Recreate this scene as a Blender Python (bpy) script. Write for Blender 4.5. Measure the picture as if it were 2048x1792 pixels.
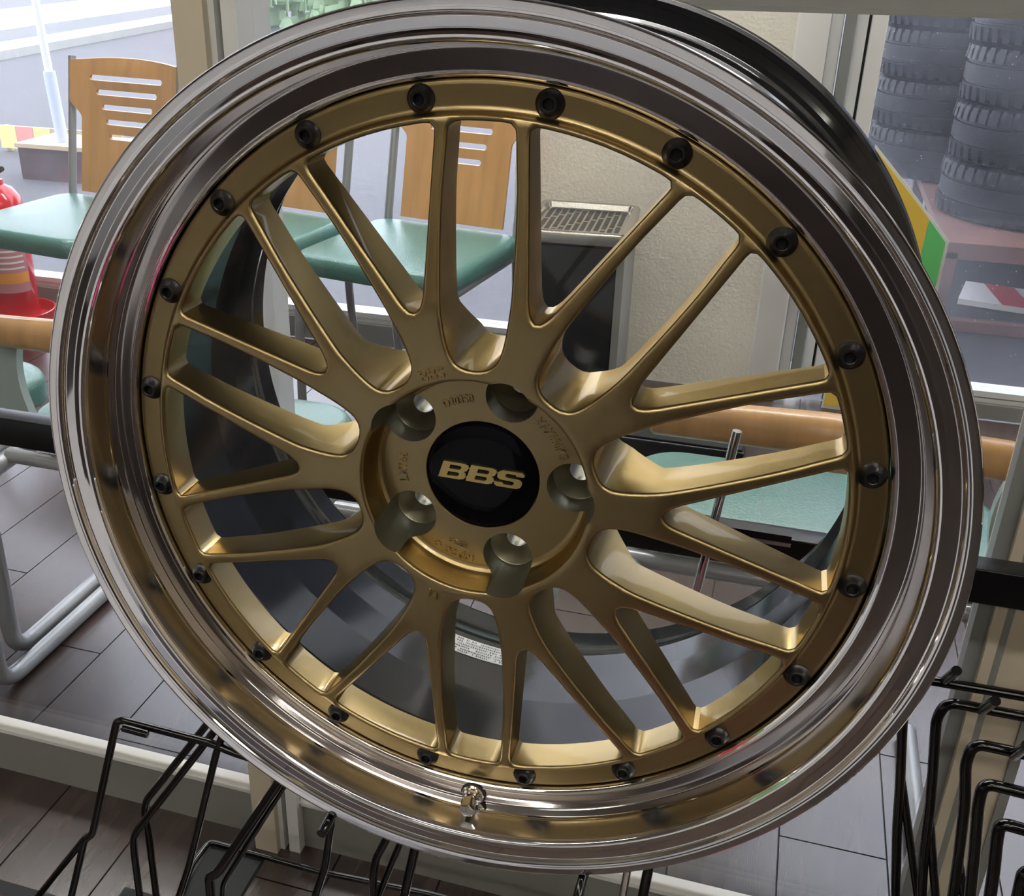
import bpy, bmesh, math, random
from mathutils import Vector, Matrix
from mathutils.geometry import delaunay_2d_cdt
random.seed(7)
PI = math.pi
R = math.radians
sc = bpy.context.scene
for o in list(bpy.data.objects): bpy.data.objects.remove(o)

# ------------------------------------------------------------------ camera
CAMROT = Matrix(((0.9558755540513006, -0.13763043393637844, 0.25953764432467813),
                 (0.29358909703091607, 0.4163822011175693, -0.8604831809495521),
                 (0.010361817972263805, 0.8987122599847921, 0.43841636201371115)))
cam_d = bpy.data.cameras.new('camera')
cam = bpy.data.objects.new('camera', cam_d)
sc.collection.objects.link(cam)
cam.matrix_world = Matrix.Translation((0, 0, 1.15)) @ CAMROT.to_4x4()
cam_d.sensor_fit = 'HORIZONTAL'
cam_d.sensor_width = 36
cam_d.lens = 2124.0 / 2048 * 36
cam_d.shift_x = (1024 - 922.2) / 2048
cam_d.clip_start = 0.02
cam_d.clip_end = 200
sc.camera = cam
# ------------------------------------------------------------------ world, exposure
SKY = 4.2
w = bpy.data.worlds.new('overcast_sky')
sc.world = w
w.use_nodes = True
bg = w.node_tree.nodes['Background']
bg.inputs[0].default_value = (0.89, 0.915, 1.0, 1)
bg.inputs[1].default_value = SKY
sc.view_settings.view_transform = 'Standard'
sc.view_settings.look = 'None'
sc.view_settings.exposure = 0.0
sc.view_settings.gamma = 1
sc.view_settings.use_curve_mapping = False
LAMP = 26.0          # ceiling lamps of the shop side
LAMP_WAIT = 58.0     # ceiling lamps of the waiting corner

# ------------------------------------------------------------------ materials
def mat(name, col, rough=0.5, metal=0.0, spec=0.5, coat=0.0, bump=0.0, bscale=200.0, var=0.0, vscale=5.0,
        vcol=None, stretch=None, trans=0.0, emit=0.0, ior=None, coat_rough=0.05, objrand=0.0):
    m = bpy.data.materials.new(name)
    m.use_nodes = True
    nt = m.node_tree
    b = nt.nodes['Principled BSDF']
    b.inputs['Base Color'].default_value = (*col, 1)
    b.inputs['Roughness'].default_value = rough
    b.inputs['Metallic'].default_value = metal
    b.inputs['Specular IOR Level'].default_value = spec
    b.inputs['Coat Weight'].default_value = coat
    b.inputs['Coat Roughness'].default_value = coat_rough
    if ior: b.inputs['IOR'].default_value = ior
    if trans: b.inputs['Transmission Weight'].default_value = trans
    if emit:
        b.inputs['Emission Color'].default_value = (*col, 1)
        b.inputs['Emission Strength'].default_value = emit
    if bump or var:
        tc = nt.nodes.new('ShaderNodeTexCoord')
        mp = nt.nodes.new('ShaderNodeMapping')
        nt.links.new(tc.outputs['Object'], mp.inputs[0])
        if stretch: mp.inputs['Scale'].default_value = stretch
        if objrand:
            oi = nt.nodes.new('ShaderNodeObjectInfo')
            cx = nt.nodes.new('ShaderNodeCombineXYZ')
            ml = nt.nodes.new('ShaderNodeMath'); ml.operation = 'MULTIPLY'; ml.inputs[1].default_value = 37.0
            nt.links.new(oi.outputs['Random'], ml.inputs[0])
            nt.links.new(ml.outputs[0], cx.inputs[0]); nt.links.new(ml.outputs[0], cx.inputs[1])
            nt.links.new(cx.outputs[0], mp.inputs['Location'])
    if var:
        nz = nt.nodes.new('ShaderNodeTexNoise')
        nz.inputs['Scale'].default_value = vscale
        nz.inputs['Detail'].default_value = 6
        nt.links.new(mp.outputs[0], nz.inputs['Vector'])
        cr = nt.nodes.new('ShaderNodeValToRGB')
        c2 = vcol or tuple(c * (1 - var) for c in col)
        cr.color_ramp.elements[0].color = (*c2, 1)
        cr.color_ramp.elements[0].position = 0.32
        cr.color_ramp.elements[1].color = (*col, 1)
        cr.color_ramp.elements[1].position = 0.68
        nt.links.new(nz.outputs['Fac'], cr.inputs[0])
        nt.links.new(cr.outputs[0], b.inputs['Base Color'])
    if bump:
        nb = nt.nodes.new('ShaderNodeTexNoise')
        nb.inputs['Scale'].default_value = bscale
        nb.inputs['Detail'].default_value = 2
        nt.links.new(mp.outputs[0], nb.inputs['Vector'])
        bp = nt.nodes.new('ShaderNodeBump')
        bp.inputs['Strength'].default_value = bump
        bp.inputs['Distance'].default_value = 0.002
        nt.links.new(nb.outputs['Fac'], bp.inputs['Height'])
        nt.links.new(bp.outputs[0], b.inputs['Normal'])
    return m

M = {}
M['gold'] = mat('gold_metallic_paint', (0.345, 0.262, 0.125), 0.34, 1.0, 0.5, 0.35, bump=0.05, bscale=1800)
M['gold'].node_tree.nodes['Principled BSDF'].inputs['Specular Tint'].default_value = (0.85, 0.70, 0.48, 1)
M['bore'] = mat('bare_bore_metal', (0.26, 0.245, 0.18), 0.3, 0.8)
M['chrome'] = mat('polished_aluminium', (0.80, 0.78, 0.78), 0.035, 1.0)
M['satin'] = mat('satin_polished_aluminium', (0.78, 0.75, 0.74), 0.17, 1.0)
M['brushed'] = mat('satin_machined_aluminium', (0.60, 0.57, 0.57), 0.11, 1.0)
M['mirror'] = mat('chrome_plate', (0.85, 0.85, 0.87), 0.06, 1.0)
M['barrel'] = mat('black_gloss_lacquer', (0.006, 0.006, 0.008), 0.09, 0.0, 0.4, 0.2)
M['barrel_in'] = mat('graphite_gloss_lacquer', (0.024, 0.025, 0.025), 0.10, 0.0, 0.16, 0.0)
M['bolt'] = mat('black_oxide_steel', (0.012, 0.012, 0.014), 0.3, 0.3, 0.5)
M['capblack'] = mat('glossy_black_plastic', (0.002, 0.002, 0.003), 0.03, 0.0, 0.1)
M['logo'] = mat('gold_foil', (0.62, 0.47, 0.18), 0.30, 1.0)
M['wire'] = mat('black_dipped_steel_wire', (0.003, 0.003, 0.0035), 0.10, 0.0, 0.4, 0.1)
M['beam'] = mat('black_powder_coat', (0.003, 0.003, 0.004), 0.3, 0.0, 0.35)
M['mint'] = mat('pale_mint_sheen', (0.50, 0.68, 0.62), 0.25)  # colour of the sheen painted on the seat fronts
M['darkplate'] = mat('dark_grey_steel_sheet', (0.022, 0.024, 0.024), 0.75, 0.0, 0.3)
M['wood'] = mat('honey_beech_wood', (0.56, 0.32, 0.13), 0.35, 0, 0.5, 0.25, var=0.22, vscale=3.5, stretch=(14, 2, 2))
M['woodback'] = mat('honey_beech_plywood', (0.58, 0.32, 0.135), 0.4, 0, 0.5, 0.2, var=0.2, vscale=3.0, stretch=(12, 3, 1.2))
M['teal'] = mat('sea_green_vinyl', (0.075, 0.19, 0.165), 0.32, 0, 0.8, bump=0.35, bscale=240)
M['silver'] = mat('silver_painted_tube', (0.32, 0.33, 0.34), 0.32, 0.35, 0.5, 0.2)
M['greyplastic'] = mat('grey_green_plastic', (0.30, 0.36, 0.35), 0.35)
M['rubber'] = mat('black_rubber', (0.02, 0.018, 0.018), 0.7)
M['alum'] = mat('anodised_aluminium', (0.24, 0.25, 0.245), 0.4, 0.0)
M['alumlight'] = mat('pale_aluminium', (0.72, 0.74, 0.74), 0.35, 0.0)
M['beige'] = mat('beige_enamel', (0.58, 0.52, 0.41), 0.45)
M['plinth'] = mat('grey_plinth_enamel', (0.25, 0.25, 0.235), 0.4, 0.2)
M['white'] = mat('white_enamel', (0.84, 0.84, 0.83), 0.4)
M['wallpaper'] = mat('embossed_cream_wallpaper', (0.78, 0.75, 0.66), 0.75, bump=0.7, bscale=130)
M['roomwall'] = mat('beige_shop_wall', (0.46, 0.40, 0.31), 0.7)
M['palegrey'] = mat('pale_grey_laminate', (0.50, 0.51, 0.54), 0.5)
M['shopdark'] = mat('dark_brown_laminate', (0.045, 0.03, 0.026), 0.4)
M['ceiling'] = mat('grey_ceiling_board', (0.42, 0.41, 0.39), 0.8)
M['plank'] = mat('dark_walnut_vinyl_plank', (0.058, 0.037, 0.032), 0.26, 0, 0.8, 0.40, bump=0.08, bscale=60,
                 var=0.4, vscale=3.0, vcol=(0.032, 0.019, 0.017), stretch=(14, 1.2, 1), objrand=1, coat_rough=0.16)
M['joint'] = mat('floor_joint', (0.02, 0.014, 0.013), 0.5)
M['asphalt'] = mat('worn_asphalt', (0.135, 0.135, 0.148), 0.85, var=0.3, vscale=40, bump=0.5, bscale=120)
M['darkpaving'] = mat('dark_speckled_paving', (0.035, 0.037, 0.044), 0.6, var=0.6, vscale=70, vcol=(0.02, 0.02, 0.025))
M['shed'] = mat('blue_grey_sheet_metal', (0.085, 0.10, 0.15), 0.5, var=0.2, vscale=3)
M['kerb'] = mat('pale_concrete', (0.42, 0.42, 0.40), 0.85, var=0.15, vscale=10)
M['roadwhite'] = mat('white_road_paint', (0.75, 0.75, 0.75), 0.6)
M['darkroad'] = mat('dark_wet_road', (0.06, 0.065, 0.075), 0.5, var=0.4, vscale=6)
M['tyre'] = mat('tyre_rubber', (0.004, 0.006, 0.012), 0.45, 0, 0.35, bump=0.4, bscale=90)
M['rackbrown'] = mat('red_brown_painted_steel', (0.16, 0.075, 0.062), 0.5, var=0.25, vscale=12)
M['brownbox'] = mat('dark_red_brick', (0.10, 0.06, 0.065), 0.8, var=0.3, vscale=30)
M['tan'] = mat('tan_wood_board', (0.55, 0.42, 0.27), 0.7)
M['red'] = mat('extinguisher_red', (0.62, 0.02, 0.03), 0.22, 0, 0.5, 0.6)
M['darkred'] = mat('dull_crimson_panel', (0.25, 0.03, 0.05), 0.35)
M['labelpink'] = mat('printed_label_pink', (0.50, 0.20, 0.22), 0.5)
M['labelwhite'] = mat('white_paper', (0.72, 0.73, 0.70), 0.5)
M['orange'] = mat('orange_label', (0.75, 0.30, 0.05), 0.5)
M['ink'] = mat('grey_ink', (0.10, 0.10, 0.11), 0.6)
M['inkred'] = mat('pink_ink', (0.75, 0.35, 0.35), 0.6)
M['yellow'] = mat('yellow_sheet', (0.75, 0.52, 0.08), 0.4)
M['yellowpale'] = mat('faded_yellow_sheet', (0.75, 0.70, 0.30), 0.6)
M['redpale'] = mat('faded_red_sheet', (0.75, 0.32, 0.28), 0.6)
M['green'] = mat('bright_green_sheet', (0.13, 0.55, 0.17), 0.4)
M['paleblue'] = mat('pale_blue_print', (0.55, 0.62, 0.75), 0.5)
M['magenta'] = mat('magenta_fabric', (0.70, 0.02, 0.22), 0.5)
M['hoseblack'] = mat('black_hose', (0.02, 0.02, 0.02), 0.5)
M['stainless'] = mat('brushed_stainless', (0.55, 0.54, 0.51), 0.25, 1.0)
M['cabinet'] = mat('black_cabinet_enamel', (0.012, 0.014, 0.018), 0.3)
M['stripe_red'] = mat('red_reflective_stripe', (0.55, 0.05, 0.08), 0.4)
M['clothing'] = mat('charcoal_cloth', (0.03, 0.028, 0.03), 0.9)
lampm = mat('fluorescent_diffuser', (1.0, 0.95, 0.85), 0.5, emit=LAMP)
lampw = mat('fluorescent_diffuser_white', (1.0, 0.98, 0.95), 0.5, emit=LAMP_WAIT)

def glass(name, tint, refl):
    m = bpy.data.materials.new(name); m.use_nodes = True
    nt = m.node_tree; nt.nodes.clear()
    out = nt.nodes.new('ShaderNodeOutputMaterial')
    mix = nt.nodes.new('ShaderNodeMixShader')
    tr = nt.nodes.new('ShaderNodeBsdfTransparent'); tr.inputs[0].default_value = (*tint, 1)
    gl = nt.nodes.new('ShaderNodeBsdfGlossy'); gl.inputs['Roughness'].default_value = 0.0
    lw = nt.nodes.new('ShaderNodeLayerWeight'); lw.inputs[0].default_value = 0.5
    pw = nt.nodes.new('ShaderNodeMath'); pw.operation = 'POWER'; pw.inputs[1].default_value = 5
    nt.links.new(lw.outputs['Facing'], pw.inputs[0])
    fr = nt.nodes.new('ShaderNodeMath'); fr.operation = 'MULTIPLY_ADD'; fr.inputs[1].default_value = 0.5; fr.inputs[2].default_value = refl
    nt.links.new(pw.outputs[0], fr.inputs[0])
    nt.links.new(fr.outputs[0], mix.inputs[0]); nt.links.new(tr.outputs[0], mix.inputs[1])
    nt.links.new(gl.outputs[0], mix.inputs[2]); nt.links.new(mix.outputs[0], out.inputs[0])
    return m
M['glass'] = glass('clear_pane_glass', (0.985, 0.99, 0.99), 0.025)

def dirty_glass(name):
    m = glass(name, (0.97, 0.98, 1.0), 0.025)
    nt = m.node_tree
    out = [n for n in nt.nodes if n.type == 'OUTPUT_MATERIAL'][0]
    mix = out.inputs[0].links[0].from_node
    tc = nt.nodes.new('ShaderNodeTexCoord')
    n1 = nt.nodes.new('ShaderNodeTexNoise'); n1.inputs['Scale'].default_value = 3.0; n1.inputs['Detail'].default_value = 5
    v1 = nt.nodes.new('ShaderNodeTexVoronoi'); v1.inputs['Scale'].default_value = 55
    nt.links.new(tc.outputs['Object'], n1.inputs['Vector']); nt.links.new(tc.outputs['Object'], v1.inputs['Vector'])
    lt = nt.nodes.new('ShaderNodeMath'); lt.operation = 'LESS_THAN'; lt.inputs[1].default_value = 0.075
    nt.links.new(v1.outputs['Distance'], lt.inputs[0])
    a = nt.nodes.new('ShaderNodeMath'); a.operation = 'MULTIPLY_ADD'; a.inputs[1].default_value = 0.13; a.inputs[2].default_value = -0.03
    nt.links.new(n1.outputs['Fac'], a.inputs[0])
    b = nt.nodes.new('ShaderNodeMath'); b.operation = 'MULTIPLY_ADD'; b.inputs[1].default_value = 0.25
    nt.links.new(lt.outputs[0], b.inputs[0]); nt.links.new(a.outputs[0], b.inputs[2])
    b.use_clamp = True
    df = nt.nodes.new('ShaderNodeBsdfTranslucent'); df.inputs[0].default_value = (0.75, 0.78, 0.85, 1)
    mx = nt.nodes.new('ShaderNodeMixShader')
    nt.links.new(b.outputs[0], mx.inputs[0]); nt.links.new(mix.outputs[0], mx.inputs[1]); nt.links.new(df.outputs[0], mx.inputs[2])
    nt.links.new(mx.outputs[0], out.inputs[0])
    return m
M['dirtyglass'] = dirty_glass('rain_spotted_window_glass')

# ------------------------------------------------------------------ geometry helpers
class MB:
    def __init__(s): s.v = []; s.f = []
    def add(s, vs, fs):
        n = len(s.v); s.v += [tuple(v) for v in vs]; s.f += [tuple(i + n for i in f) for f in fs]; return s
    def box(s, x0, x1, y0, y1, z0, z1, bev=0.0):
        if bev <= 0:
            s.add([(x0,y0,z0),(x1,y0,z0),(x1,y1,z0),(x0,y1,z0),(x0,y0,z1),(x1,y0,z1),(x1,y1,z1),(x0,y1,z1)],
                  [(0,3,2,1),(4,5,6,7),(0,1,5,4),(1,2,6,5),(2,3,7,6),(3,0,4,7)])
        else:
            bm = bmesh.new()
            bmesh.ops.create_cube(bm, size=1)
            for v in bm.verts: v.co = Vector(((x0+x1)/2+v.co.x*(x1-x0), (y0+y1)/2+v.co.y*(y1-y0), (z0+z1)/2+v.co.z*(z1-z0)))
            bmesh.ops.bevel(bm, geom=bm.edges[:], offset=bev, segments=3, profile=0.5, affect='EDGES')
            bm.verts.index_update()
            s.add([v.co[:] for v in bm.verts], [[v.index for v in f.verts] for f in bm.faces]); bm.free()
        return s
    def tube(s, pts, r, fillet=0.0, seg=12, caps=True, fseg=6):
        P = [Vector(p) for p in pts]
        if fillet > 0 and len(P) > 2:
            Q = [P[0]]
            for i in range(1, len(P)-1):
                a, b, c = P[i-1], P[i], P[i+1]
                d1 = (a-b); d2 = (c-b); L = min(fillet, d1.length*0.49, d2.length*0.49)
                d1.normalize(); d2.normalize()
                p0 = b+d1*L; p2 = b+d2*L
                for k in range(fseg+1):
                    t = k/fseg; Q.append(p0*(1-t)**2 + b*2*t*(1-t) + p2*t*t)
            Q.append(P[-1]); P = Q
        n = len(P); up = None; vs = []; fs = []
        for i in range(n):
            t = (P[min(i+1,n-1)]-P[max(i-1,0)]).normalized()
            if up is None:
                up = Vector((0,0,1)) if abs(t.z) < 0.9 else Vector((1,0,0))
            u = (up - t*up.dot(t)).normalized(); v = t.cross(u); up = u
            rr = r[i] if isinstance(r, (list,tuple)) else r
            for k in range(seg):
                a = 2*PI*k/seg
                vs.append(P[i]+u*math.cos(a)*rr+v*math.sin(a)*rr)
        for i in range(n-1):
            for k in range(seg):
                a = i*seg+k; b = i*seg+(k+1) % seg
                fs.append((a, b, b+seg, a+seg))
        if caps:
            fs.append(tuple(range(seg))[::-1]); fs.append(tuple((n-1)*seg+k for k in range(seg)))
        return s.add(vs, fs)
    def lathe(s, prof, seg=64, closed=False, axis='Z', arc=None):
        vs = []; fs = []; n = len(prof)
        for k in range(seg):
            a = 2*PI*k/seg
            for r, z in prof: vs.append((r*math.cos(a), r*math.sin(a), z))
        m = n if closed else n-1
        for k in range(seg):
            k2 = (k+1) % seg
            for i in range(m):
                j = (i+1) % n
                fs.append((k*n+i, k2*n+i, k2*n+j, k*n+j))
        return s.add(vs, fs)
    def prism(s, poly, z0, z1, f=lambda x, y, z: (x, y, z)):
        n = len(poly)
        vs = [f(x, y, z0) for x, y in poly]+[f(x, y, z1) for x, y in poly]
        fs = [tuple(range(n))[::-1], tuple(range(n, 2*n))]+[(i, (i+1) % n, (i+1) % n+n, i+n) for i in range(n)]
        return s.add(vs, fs)
    def mesh(s, name):
        me = bpy.data.meshes.new(name); me.from_pydata(s.v, [], s.f)
        bm = bmesh.new(); bm.from_mesh(me); bmesh.ops.recalc_face_normals(bm, faces=bm.faces); bm.to_mesh(me); bm.free()
        return me
    def build(s, name, m, parent=None, smooth=35, loc=None, rot=None):
        me = s.mesh(name)
        return link(name, me, m, parent, smooth, loc, rot)
def link(name, me, m, parent=None, smooth=35, loc=None, rot=None):
    if m is not None and not me.materials: me.materials.append(m)
    if smooth:
        for p in me.polygons: p.use_smooth = True
        me.set_sharp_from_angle(angle=R(smooth))
    o = bpy.data.objects.new(name, me); sc.collection.objects.link(o)
    if parent: o.parent = parent
    if loc: o.location = loc
    if rot: o.rotation_euler = rot
    return o
def thing(name, label, cat, loc=(0,0,0), rz=0.0, group=None):
    o = bpy.data.objects.new(name, None); sc.collection.objects.link(o)
    o.location = loc; o.rotation_euler = (0, 0, rz); o.empty_display_size = 0.05
    return tag(o, label, cat, group)
def tag(o, label, cat, group=None):
    o['label'] = label; o['category'] = cat
    if group: o['group'] = group
    return o
def struct(o):
    o['kind'] = 'structure'; return o
def copy_tree(o, parent=None):
    c = o.copy(); sc.collection.objects.link(c); c.parent = parent
    for ch in list(o.children): copy_tree(ch, c)
    return c
def sup(prof, d=0.0003, closed=False):
    out = []; n = len(prof)
    for i in range(n if closed else n-1):
        a, b = prof[i], prof[(i+1) % n]; L = math.dist(a, b); out.append(a)
        if L > 4*d:
            t = d/L
            out.append((a[0]+(b[0]-a[0])*t, a[1]+(b[1]-a[1])*t)); out.append((b[0]+(a[0]-b[0])*t, b[1]+(a[1]-b[1])*t))
    if not closed: out.append(prof[-1])
    return out
def lathe_closed(prof, seg): return MB().lathe(prof, seg, closed=True)

# ------------------------------------------------------------------ room shell and floor
FX0, FX1, FY0, FY1 = -4.2, 2.4, -3.6, 2.85
fl = struct(MB().box(FX0, FX1, FY0, FY1, -0.06, -0.003).build('floor', M['joint'], None, 0))
PWD, PLN = 0.1445, 0.92
pm = {}
def plank_mesh(L):
    k = round(L, 3)
    if k not in pm:
        g = 0.0012
        pm[k] = MB().box(g, PWD-g, g, L-g, -0.003, 0.0).mesh('plank')
        pm[k].materials.append(M['plank'])
    return pm[k]
k0 = -20
for k in range(-20, 9):
    x = 0.1155 + PWD*k
    off = {0: 1.2, -1: 0.75, 1: 1.42}.get(k, (k*0.37) % PLN)
    y = off - PLN*5
    while y < FY1:
        a, b = max(y, -0.9), min(y+PLN, FY1)
        if b-a > 0.05:
            o = bpy.data.objects.new('plank', plank_mesh(b-a)); sc.collection.objects.link(o)
            o.parent = fl; o.location = (x, a, 0)
        y += PLN
ce = struct(MB().box(FX0, FX1, FY0, FY1, 2.7, 2.78).build('ceiling', M['ceiling'], None, 0))
struct(MB().box(FX0-0.1, FX0, FY0, FY1, 0, 2.7).build('wall_left', M['roomwall'], None, 0))
struct(MB().box(FX1, FX1+0.1, FY0, FY1, 0, 2.7).build('wall_right', M['roomwall'], None, 0))
struct(MB().box(FX0, FX1, FY0-0.1, FY0, 0, 2.7).build('wall_back', M['roomwall'], None, 0))
# street side wall with window openings
wf = MB()
wf.box(-0.69, -0.03, 2.85, 3.0, 0, 2.7)         # papered pier
wfo = struct(wf.build('wall_front', M['wallpaper'], None, 0))
MB().box(-4.2, 2.4, 2.85, 3.0, 2.35, 2.7).build('wall_head', M['ceiling'], wfo, 0)
MB().box(-4.2, -0.69, 2.86, 2.98, 0, 0.065).build('low_wall', M['plinth'], wfo, 0)
MB().box(0.17, 2.4, 2.86, 2.98, 0, 0.04).build('low_wall', M['plinth'], wfo, 0)
MB().box(-0.03, 0.045, 2.80, 3.0, 0, 2.7, 0.006).build('wall_return', M['white'], wfo)
# window frames
def window(name, x0, x1, z0, z1, pane):
    o = struct(MB().box(x0, x1, 2.875, 2.925, z0, z0+0.012).build(name, M['white'], None, 0))
    MB().box(x0, x1, 2.868, 2.93, z0+0.018, z0+0.034).build('window_rail', M['alumlight'], o, 0)
    MB().box(x0, x1, 2.875, 2.925, z1-0.04, z1).build('window_rail', M['alumlight'], o, 0)
    MB().box(x0, x0+0.03, 2.875, 2.925, z0, z1).build('window_stile', M['alumlight'], o, 0)
    MB().box(x1-0.03, x1, 2.875, 2.925, z0, z1).build('window_stile', M['alumlight'], o, 0)
    MB().box(x0+0.03, x1-0.03, 2.897, 2.903, z0+0.034, z1-0.04).build('window_pane', pane, o, 0)
    return o
window('window_1', -4.1, -2.75, 0.065, 2.35, M['dirtyglass'])
window('window_2', -2.75, -0.69, 0.065, 2.35, M['dirtyglass'])
w3 = window('window_3', 0.045, 2.3, 0.04, 2.35, M['dirtyglass'])
MB().box(0.045, 0.075, 2.84, 2.95, 0.04, 2.35, 0.004).build('window_jamb', M['alumlight'], w3)
MB().box(0.078, 0.104, 2.83, 2.87, 0.04, 2.35, 0.003).build('window_jamb', M['alum'], w3)
MB().box(0.106, 0.130, 2.85, 2.93, 0.04, 2.35).build('window_jamb', M['alumlight'], w3, 0)
MB().box(0.130, 0.137, 2.87, 2.93, 0.04, 2.35).build('window_gasket', M['rubber'], w3, 0)
MB().box(0.137, 0.174, 2.85, 2.94, 0.04, 2.35, 0.003).build('window_jamb', M['white'], w3)

t = thing('reflection_blocker', 'added brown roller blind keeping sky reflections off the left floor', 'blind', (-3.18, 2.83, 0))  # unseen, added to block the bright sky reflection on the left floor
MB().box(-0.92, 0.92, -0.006, 0.0, 1.22, 2.30).build('blocker_sheet', M['shopdark'], t, 0)
MB().tube([(-0.95, -0.01, 2.32), (0.95, -0.01, 2.32)], 0.025, 0, 16).build('blocker_roller', M['white'], t)
# ------------------------------------------------------------------ glazed partition
t1 = struct(MB().box(-4.2, 2.4, 0.98, 0.996, 0.0, 0.072).build('trim_1', M['plinth'], None, 0))
MB().box(-4.2, -0.590, 0.975, 0.992, 0.076, 0.096, 0.003).build('sill_rail', M['white'], t1)
MB().box(-0.517, 2.4, 0.975, 0.992, 0.076, 0.096, 0.003).build('sill_rail', M['white'], t1)
MB().box(-4.2, -0.590, 0.9725, 0.975, 0.084, 0.087).build('sill_bead', M['alumlight'], t1, 0)
MB().box(-0.517, 2.4, 0.9725, 0.975, 0.084, 0.087).build('sill_bead', M['alumlight'], t1, 0)
t2 = struct(MB().box(-0.40, 2.4, 0.975, 1.035, 1.0925, 1.175).build('trim_2', M['alum'], None, 0))
MB().box(-0.40, 2.4, 0.970, 0.975, 1.0925, 1.0965).build('head_bead', M['alum'], t2, 0)
def post(name, x):
    o = struct(MB().box(x-0.0165, x+0.0165, 0.955, 1.045, 0.0, 1.6).build(name, M['beige'], None, 0))
    MB().box(x-0.0225, x-0.0165, 0.965, 0.985, 0.0, 1.6).build('side_strip', M['alum'], o, 0)
    MB().box(x+0.0165, x+0.023, 0.965, 1.035, 0.0, 1.6).build('side_strip', M['alumlight'], o, 0)
    MB().box(x+0.023, x+0.030, 0.985, 1.02, 0.0, 1.6).build('glazing_groove', M['alum'], o, 0)
    MB().box(x+0.030, x+0.046, 0.965, 1.035, 0.0, 1.6).build('side_strip', M['alumlight'], o, 0)
    return o
post('trim_3', -0.5625)
o = struct(MB().box(0.2455, 0.2555, 0.955, 1.045, 0.0, 1.6).build('trim_4', M['beige'], None, 0))
MB().box(0.232, 0.2455, 0.965, 0.985, 0.0, 1.6).build('side_strip', M['alum'], o, 0)
MB().box(0.2555, 0.2648, 0.965, 1.035, 0.0, 1.6).build('side_strip', M['alum'], o, 0)
MB().box(0.2648, 0.2995, 0.972, 1.04, 0.0, 1.6).build('post_face', M['beige'], o, 0)
MB().box(0.2995, 0.309, 0.968, 1.035, 0.0, 1.6).build('side_strip', M['alum'], o, 0)
o = struct(MB().box(-3.9, -0.587, 0.9965, 1.001, 0.072, 1.6).build('window_4', M['glass'], None, 0))
o = struct(MB().box(-0.515, 0.232, 0.9965, 1.001, 0.072, 1.095).build('window_5', M['glass'], None, 0))

# ------------------------------------------------------------------ ceiling lamps
for i, (lx, ly) in enumerate([(-1.9, -0.9), (-0.2, -0.9), (1.3, -0.9), (-1.0, -2.4), (0.8, -2.4), (-1.9, 2.25), (0.35, 2.25), (-0.75, 2.45)]):
    where = ['left of the camera', 'straight behind the camera', 'right of the camera', 'far back on the left', 'far back on the right',
             'over the left waiting chairs', 'over the right waiting chair', 'closest to the street windows'][i]
    t = thing('ceiling_light', 'long fluorescent ceiling light ' + where, 'light', (lx, ly, 2.7), 0, 'ceiling lights')
    MB().box(-0.64, 0.64, -0.12, 0.12, -0.03, -0.001).build('housing', M['white'], t, 0)
    for s in (-0.05, 0.05):
        MB().tube([(-0.6, s, -0.052), (0.6, s, -0.052)], 0.018, seg=12).build('fluorescent_tube', lampm if ly < 1 else lampw, t)

# ------------------------------------------------------------------ alloy wheel
WM = Matrix(((0.9999382259800907, 0.0049482461294348135, 0.009952843012499019, -0.15358088822534435),
             (0.009836951344497913, 0.02291792541411153, -0.9996889531664135, 0.5485988922055497),
             (-0.0051748055069632815, 0.9997251039935708, 0.022867834025314837, 0.8508317672638122),
             (0, 0, 0, 1)))
wheel = thing('alloy_wheel', 'large gold mesh-spoke alloy wheel with deep polished lip standing in the wire rack', 'wheel')
wheel.matrix_world = WM

def hface(r):
    if r < 0.108: return 0.0170
    if r > 0.2: return 0.0065 + (0.2105-r)*0.09
    t = (r-0.108)/0.092
    z1, z0 = 0.0170, 0.00745
    # nearly straight ramp with eased start
    return z1 + (z0-z1)*(t if t > 0.15 else t*t/0.15*0.5+t*0.5)
def bface(r):
    if r < 0.084: return -0.050
    if r < 0.108: return -0.050+(r-0.084)/0.024*0.032
    return -0.018
def catmull(P, n=6):
    out = []; N = len(P)
    for i in range(N):
        p0, p1, p2, p3 = P[(i-1) % N], P[i], P[(i+1) % N], P[(i+2) % N]
        for k in range(n):
            t = k/n
            out.append(tuple(0.5*((2*p1[d])+(-p0[d]+p2[d])*t+(2*p0[d]-5*p1[d]+4*p2[d]-p3[d])*t*t+(-p0[d]+3*p1[d]-3*p2[d]+p3[d])*t**3) for d in (0,1)))
    return out
def resample(P, n):
    L = [0]
    for i in range(len(P)):
        a, b = P[i], P[(i+1) % len(P)]; L.append(L[-1]+math.dist(a, b))
    T = L[-1]; out = []; j = 0
    for k in range(n):
        s = T*k/n
        while L[j+1] < s: j += 1
        t = (s-L[j])/max(L[j+1]-L[j], 1e-12)
        a, b = P[j], P[(j+1) % len(P)]
        out.append((a[0]+(b[0]-a[0])*t, a[1]+(b[1]-a[1])*t))
    return out
def round_poly(P, rad, seg=6):
    """P list of (x, y); rad list of corner cut lengths; returns rounded polygon"""
    out = []; N = len(P)
    for i in range(N):
        a, b, c = Vector(P[i-1]), Vector(P[i]), Vector(P[(i+1) % N])
        L = rad[i]
        if L <= 0: out.append(tuple(b)); continue
        d1 = (a-b).normalized()*L; d2 = (c-b).normalized()*L
        for k in range(seg+1):
            t = k/seg; out.append(tuple((b+d1)*(1-t)**2+b*2*t*(1-t)+(b+d2)*t*t))
    return out
ROUT = 0.2100
def arcpts(r, a0, a1, n): return [(r*math.cos(R(a0+(a1-a0)*i/n)), r*math.sin(R(a0+(a1-a0)*i/n))) for i in range(n+1)]
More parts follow.
